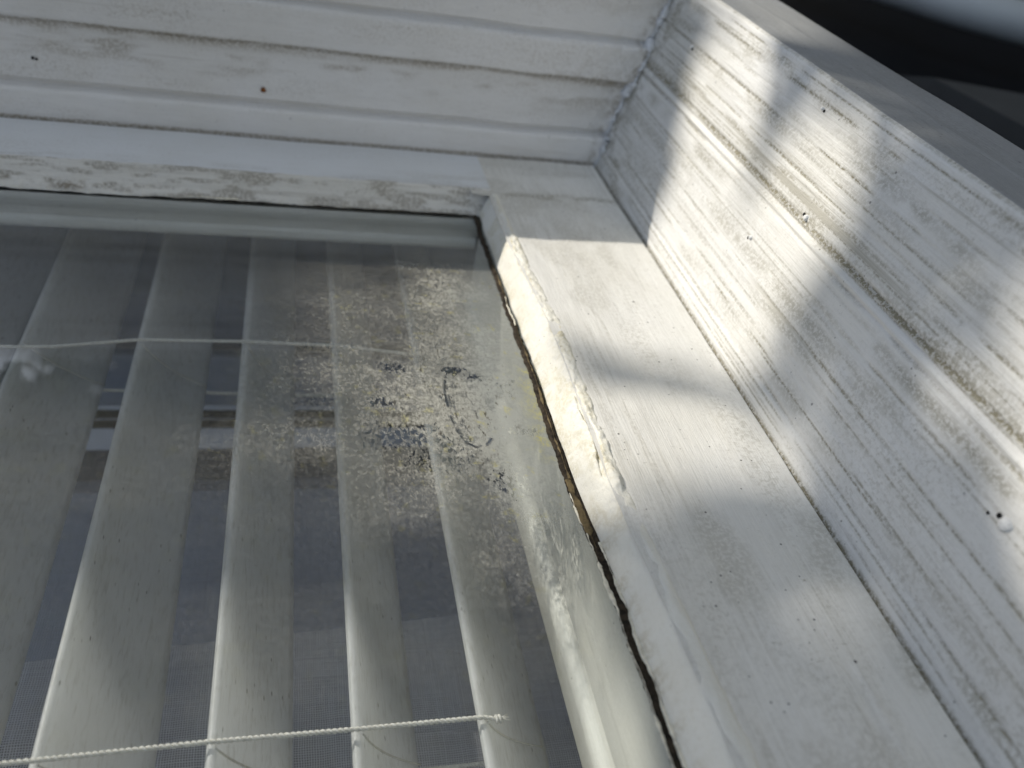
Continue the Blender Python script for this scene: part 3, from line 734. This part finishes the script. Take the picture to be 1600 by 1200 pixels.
# ------------------------------------------------------------------ leafy branch overhead: its leaves shade the window
LIT = [
 [(147, 306, 75), (153, 271, 92), (150, 254, 82), (147, 243, 69), (143, 234, 55), (139, 229, 39), (135, 229, 22), (132, 268, 9), (136, 269, 27), (141, 283, 47), (144, 298, 61)],
 [(146, 228, 68), (151, 204, 86), (148, 188, 75), (145, 183, 64), (142, 185, 48), (137, 182, 30), (133, 180, 16), (133, 193, 14), (134, 229, 19), (140, 226, 42), (143, 225, 55)],
 [(132, 276, 9), (135, 231, 21), (134, 183, 18), (132, 183, 10), (131, 229, 6)],
 [(151, 128, 87), (150, 130, 84), (149, 124, 78), (147, 116, 70), (145, 107, 61), (142, 94, 51), (140, 84, 46), (139, 73, 41), (139, 62, 38), (141, 60, 46), (150, 105, 84)],
 [(70, 300, 10), (133, 300, 10), (135, 223, 10), (137, 193, 10), (115, 189, 10), (99, 192, 10), (86, 205, 10), (79, 209, 10), (78, 197, 10), (77, 152, 10), (77, 141, 10), (70, 132, 10), (67, 132, 10), (60, 300, 10)],
 [(8, 290, 0), (70, 290, 0), (72, 266, 0), (73, 177, 0), (68, 143, 0), (58, 113, 0), (54, 73, 0), (40, 76, 0), (38, 130, 0), (20, 160, 0), (6, 203, 0)],
 [(78, 178, 10), (96, 172, 10), (129, 168, 10), (133, 140, 10), (102, 139, 10), (79, 146, 10)],
 [(-400, 150, 0), (-200, 200, 0), (-60, 176, 0), (30, 168, 0), (66, 150, 0), (58, 116, 0), (54, 73, 0), (50, -20, 0), (40, -200, 0), (-400, -200, 0)],
 [(161, 345, 90), (200, 366, 90), (185, 276, 90), (151, 262, 90), (152, 307, 90)]]
HALF = [[(150, 254, 82), (147, 243, 69), (143, 234, 55), (139, 229, 39), (135, 229, 22), (134, 229, 19), (140, 226, 42), (143, 225, 55), (146, 228, 68), (149, 235, 80)],
        [(133, 180, 16), (137, 153, 32), (132, 130, 10), (131, 176, 10)],
        [(-30, 250, 0), (8, 290, 0), (6, 203, 0), (20, 160, 0), (-10, 170, 0)]]
E1 = np.cross(S, [0, 0, 1.0]); E1 /= np.linalg.norm(E1); E2 = np.cross(S, E1)
def ab(p): p = np.asarray(p, float); return p@E1, p@E2
RES = 1.5; A0, A1, B0, B1 = -520, 520, -620, 520
ax_ = np.arange(A0, A1, RES); bx_ = np.arange(B0, B1, RES); AA, BB = np.meshgrid(ax_, bx_, indexing='ij')
def inpoly(poly):
    pa, pb = ab(poly); ins = np.zeros(AA.shape, bool); n = len(pa)
    for i in range(n):
        j = (i+1) % n
        c = ((pb[i] > BB) != (pb[j] > BB)) & (AA < (pa[j]-pa[i])*(BB-pb[i])/(pb[j]-pb[i]+1e-9)+pa[i])
        ins ^= c
    return ins
lit = np.zeros(AA.shape, bool)
for p in LIT: lit |= inpoly(p)
half = np.zeros(AA.shape, bool)
for p in HALF: half |= inpoly(p)
half &= ~lit
blk = half & (fbm(AA/11, BB/11, 401, 3) > .68)
# the part of the window that needs shade
corners = np.array([(u, v, w) for u in (-420, 330) for v in (-260, 430) for w in (-60, 110)])
ca, cb = ab(corners)
need = ~lit & ~blk
forb = lit | blk
cover = np.zeros(AA.shape, bool)
Lp, Lf = [], []
lrng = random.Random(11)
def leaf_try(ca_, cb_, size):
    ang = lrng.uniform(0, math.pi*2); d = lrng.uniform(1100, 2200)
    # outline in the sun's plane (foreshortened by tilt)
    asp = lrng.uniform(.42, .62); til = lrng.uniform(-.5, .5)
    ts = [(-.5, 0), (-.25, .42), (.1, .48), (.35, .28), (.5, 0), (.35, -.28), (.1, -.48), (-.25, -.42)]
    q = []
    for x, y in ts:
        x *= size; y *= size*asp
        q.append((ca_+x*math.cos(ang)-y*math.sin(ang), cb_+x*math.sin(ang)+y*math.cos(ang), x*til+abs(y)*.35))
    for a, b, _ in q+[(ca_, cb_, 0)]+[((a+ca_)/2, (b+cb_)/2, 0) for a, b, _ in q]:
        i = int((a-A0)/RES); j = int((b-B0)/RES)
        if i < 0 or j < 0 or i >= AA.shape[0] or j >= AA.shape[1]: continue
        if forb[i, j]: return False
    n = len(Lp)
    c3 = E1*ca_+E2*cb_+S*d
    Lp.append(tuple(c3))
    for a, b, z in q: Lp.append(tuple(E1*a+E2*b+S*(d+z)))
    for k in range(8): Lf.append((n, n+1+k, n+1+(k+1) % 8))
    r = size*.28
    i0 = int((ca_-r-A0)/RES); i1 = int((ca_+r-A0)/RES)+1; j0 = int((cb_-r-B0)/RES); j1 = int((cb_+r-B0)/RES)+1
    cover[max(i0, 0):i1, max(j0, 0):j1] = True
    return True
amin, amax, bmin, bmax = ca.min(), ca.max(), cb.min(), cb.max()
near = (AA > amin) & (AA < amax) & (BB > bmin) & (BB < bmax)
for size, tries in ((95, 900), (60, 1500), (36, 2500), (22, 3500), (13, 4500), (8, 3000), (48, 1500), (30, 2500), (20, 2500)):
    todo = np.argwhere(need & ~cover & near)
    if len(todo) == 0: break
    pick = [todo[lrng.randrange(len(todo))] for _ in range(tries)]
    for i, j in pick:
        if cover[i, j] and lrng.random() < .85: continue
        leaf_try(ax_[i], bx_[j], size*lrng.uniform(.8, 1.2))
def leaf_mat(name, c0, c1):
    s = N(name); n = s.noise(s.map((9, 9, 9)), 3)
    c = s.mix(s.ramp(n, .35, .65), c0, c1)
    d = s.n('ShaderNodeBsdfPrincipled'); s.set(d, 'Base Color', c); d.inputs['Roughness'].default_value = .5
    tl = s.n('ShaderNodeBsdfTranslucent'); s.set(tl, 0, c)
    m1 = s.n('ShaderNodeMixShader'); m1.inputs[0].default_value = .25; s.t.links.new(d.outputs[0], m1.inputs[1]); s.t.links.new(tl.outputs[0], m1.inputs[2])
    return s.done(m1.outputs[0])
M_leaf = leaf_mat('leaf', (.035, .07, .02), (.08, .13, .03))
M_bark = simple('bark', (.11, .085, .06), .9, .4, 40, .002)
cen = np.array([0, 0, 0])+S*1000+E1*((amin+amax)/2)+E2*((bmin+bmax)/2)
branch = tag(empty('tree_branch', 0, 0, 0), 'leafy tree branch overhead that throws the dappled shade across the sill', 'branch')
raw('leaves', Lp, Lf, M_leaf, branch)
tw = []
free = np.argwhere(~forb & near)
for k in range(140):
    i, j = free[lrng.randrange(len(free))]
    a0, b0 = ax_[i], bx_[j]; ang = lrng.uniform(0, 6.28); Ln = lrng.uniform(40, 160)
    pts_ = [(a0+math.cos(ang+.3*t)*Ln*t, b0+math.sin(ang+.3*t)*Ln*t) for t in np.linspace(0, 1, 9)]
    ok = all(0 <= int((a-A0)/RES) < AA.shape[0] and 0 <= int((b-B0)/RES) < AA.shape[1] and not forb[int((a-A0)/RES), int((b-B0)/RES)] for a, b in pts_)
    if not ok: continue
    d = lrng.uniform(800, 1300)
    tw.append(tube([E1*a+E2*b+S*(d+30*t) for t, (a, b) in enumerate(pts_)], np.linspace(3.0, 1.0, 9), 6))
p_, f_ = join(tw); raw('twigs', p_, f_, M_bark, branch, True)

# ------------------------------------------------------------------ garden hedge and tree, seen only as a reflection in the glass
hr = np.random.default_rng(5)
hp, hf = [], []
n = 22000
v = hr.uniform(1500, 11000, n); w = 3600+hr.uniform(-500, 500, n)+(v-3000)*.10
topu = -3000-500*vn(v/900, v*0, 5)
u = 1100+(topu-1100)*hr.random(n)
gap = ss(4500, 4900, v)*ss(7600, 6900, v)*ss(-1600, -1850, u)
keep = hr.random(n) > gap*.88
u, v, w = u[keep], v[keep], w[keep]
for a, b, c in zip(u, v, w):
    s_ = hr.uniform(60, 125)*(.7 if (4300 < b < 7600 and a < -1400) else (1.9 if b < 4300 else 1.3)); r1 = hr.normal(size=3); r1 /= np.linalg.norm(r1); r2 = np.cross(r1, hr.normal(size=3)); r2 /= np.linalg.norm(r2)
    c0 = np.array([a, b, c]); k = len(hp)
    hp += [c0-r1*s_, c0+r2*s_*.5, c0+r1*s_, c0-r2*s_*.5]; hf.append((k, k+1, k+2, k+3))
hedge = tag(empty('garden_hedge', 0, 0, 0), 'tall dark green garden hedge mirrored dimly in the window glass', 'hedge')
raw('foliage', hp, hf, leaf_mat('hedge_leaf', (.035, .055, .018), (.13, .15, .04)), hedge)
M_yel = leaf_mat('yellow_leaf', (.50, .46, .04), (.70, .62, .08))  # yellowish leaf clusters added as bright touches in the glass reflection
for (a0, b0, r0) in ((-1350, 5450, 150), (-1480, 6050, 120), (-1650, 5150, 110), (-1180, 6000, 100)):
    yp, yf = [], []
    for q in range(90):
        r1 = hr.normal(size=3); r1 /= np.linalg.norm(r1); r2 = np.cross(r1, hr.normal(size=3)); r2 /= np.linalg.norm(r2)
        c0 = np.array([a0+hr.normal()*r0*.5, b0+hr.normal()*r0*.5, 3250+(b0-3000)*.1+hr.uniform(-80, 80)]); k = len(yp)
        yp += [c0-r1*55, c0+r2*28, c0+r1*55, c0-r2*28]; yf.append((k, k+1, k+2, k+3))
    raw('yellow_leaf_cluster', yp, yf, M_yel, hedge)
tr_ = [tube([(1100, vv_, 3700+(vv_-3000)*.1), (-400, vv_+60, 3700+(vv_-3000)*.1), (-1500, vv_-80, 3750+(vv_-3000)*.1)], [70, 50, 20], 8) for vv_ in range(1900, 10500, 1300)]
p_, f_ = join(tr_); raw('trunks', p_, f_, M_bark, hedge, True)

# ------------------------------------------------------------------ things below the sill, out of focus
M_pipe = simple('pale_plastic', (.50, .53, .53), .5, .06, 15)
path = [(430, 900, 30), (455, 780, 36), (490, 690, 40), (520, 640, 40), (560, 605, 40), (620, 570, 40), (700, 540, 38)]
t0 = np.linspace(0, 6, 7); t1 = np.linspace(0, 6, 60)
path = np.stack([np.interp(t1, t0, [q[k] for q in path]) for k in range(3)], 1)
for _ in range(6): path[1:-1] = (path[:-2]+path[1:-1]*2+path[2:])/4
p_, f_ = tube(path+np.array([45, 45, 0]), 17, 16)
hose = tag(empty('garden_hose', 0, 0, 0), 'pale grey plastic hose curving below the sill, blurred, in the top right', 'hose')
raw('hose_tube', p_, f_, M_pipe, hose, True)
bp = [(372, 560, 6), (366, 440, 40), (374, 340, 40), (470, 330, 36), (455, 440, 36), (420, 560, 2)]
bd = [(a, b, c) for a, b, c in bp]+[(a, b, c-12) for a, b, c in bp]
bf = [(0, 1, 4, 5), (1, 2, 3, 4), (11, 10, 7, 6), (10, 9, 8, 7), (0, 6, 7, 1), (1, 7, 8, 2), (2, 8, 9, 3), (3, 9, 10, 4), (4, 10, 11, 5), (5, 11, 6, 0)]
flash = tag(empty('metal_flashing', 0, 0, 0), 'folded dull grey metal strip with a straight edge against the near-black cladding', 'flashing')
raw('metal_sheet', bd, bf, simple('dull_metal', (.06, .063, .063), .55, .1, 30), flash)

# ------------------------------------------------------------------ ground
def ground_mat():
    s = N('paving')
    n = s.noise(s.map((3, 40, 3)), 5, .6)
    c = s.mix(n, (.17, .16, .145), (.26, .25, .23))
    return s.done(s.bsdf(c, .75, s.bump(n, .002), .15))
g = raw('ground', [(1150, -60000, -1000), (1150, 60000, -1000), (1150, 60000, 90000), (1150, -60000, 90000)], [(0, 3, 2, 1)], ground_mat())
tag(g, kind='structure')
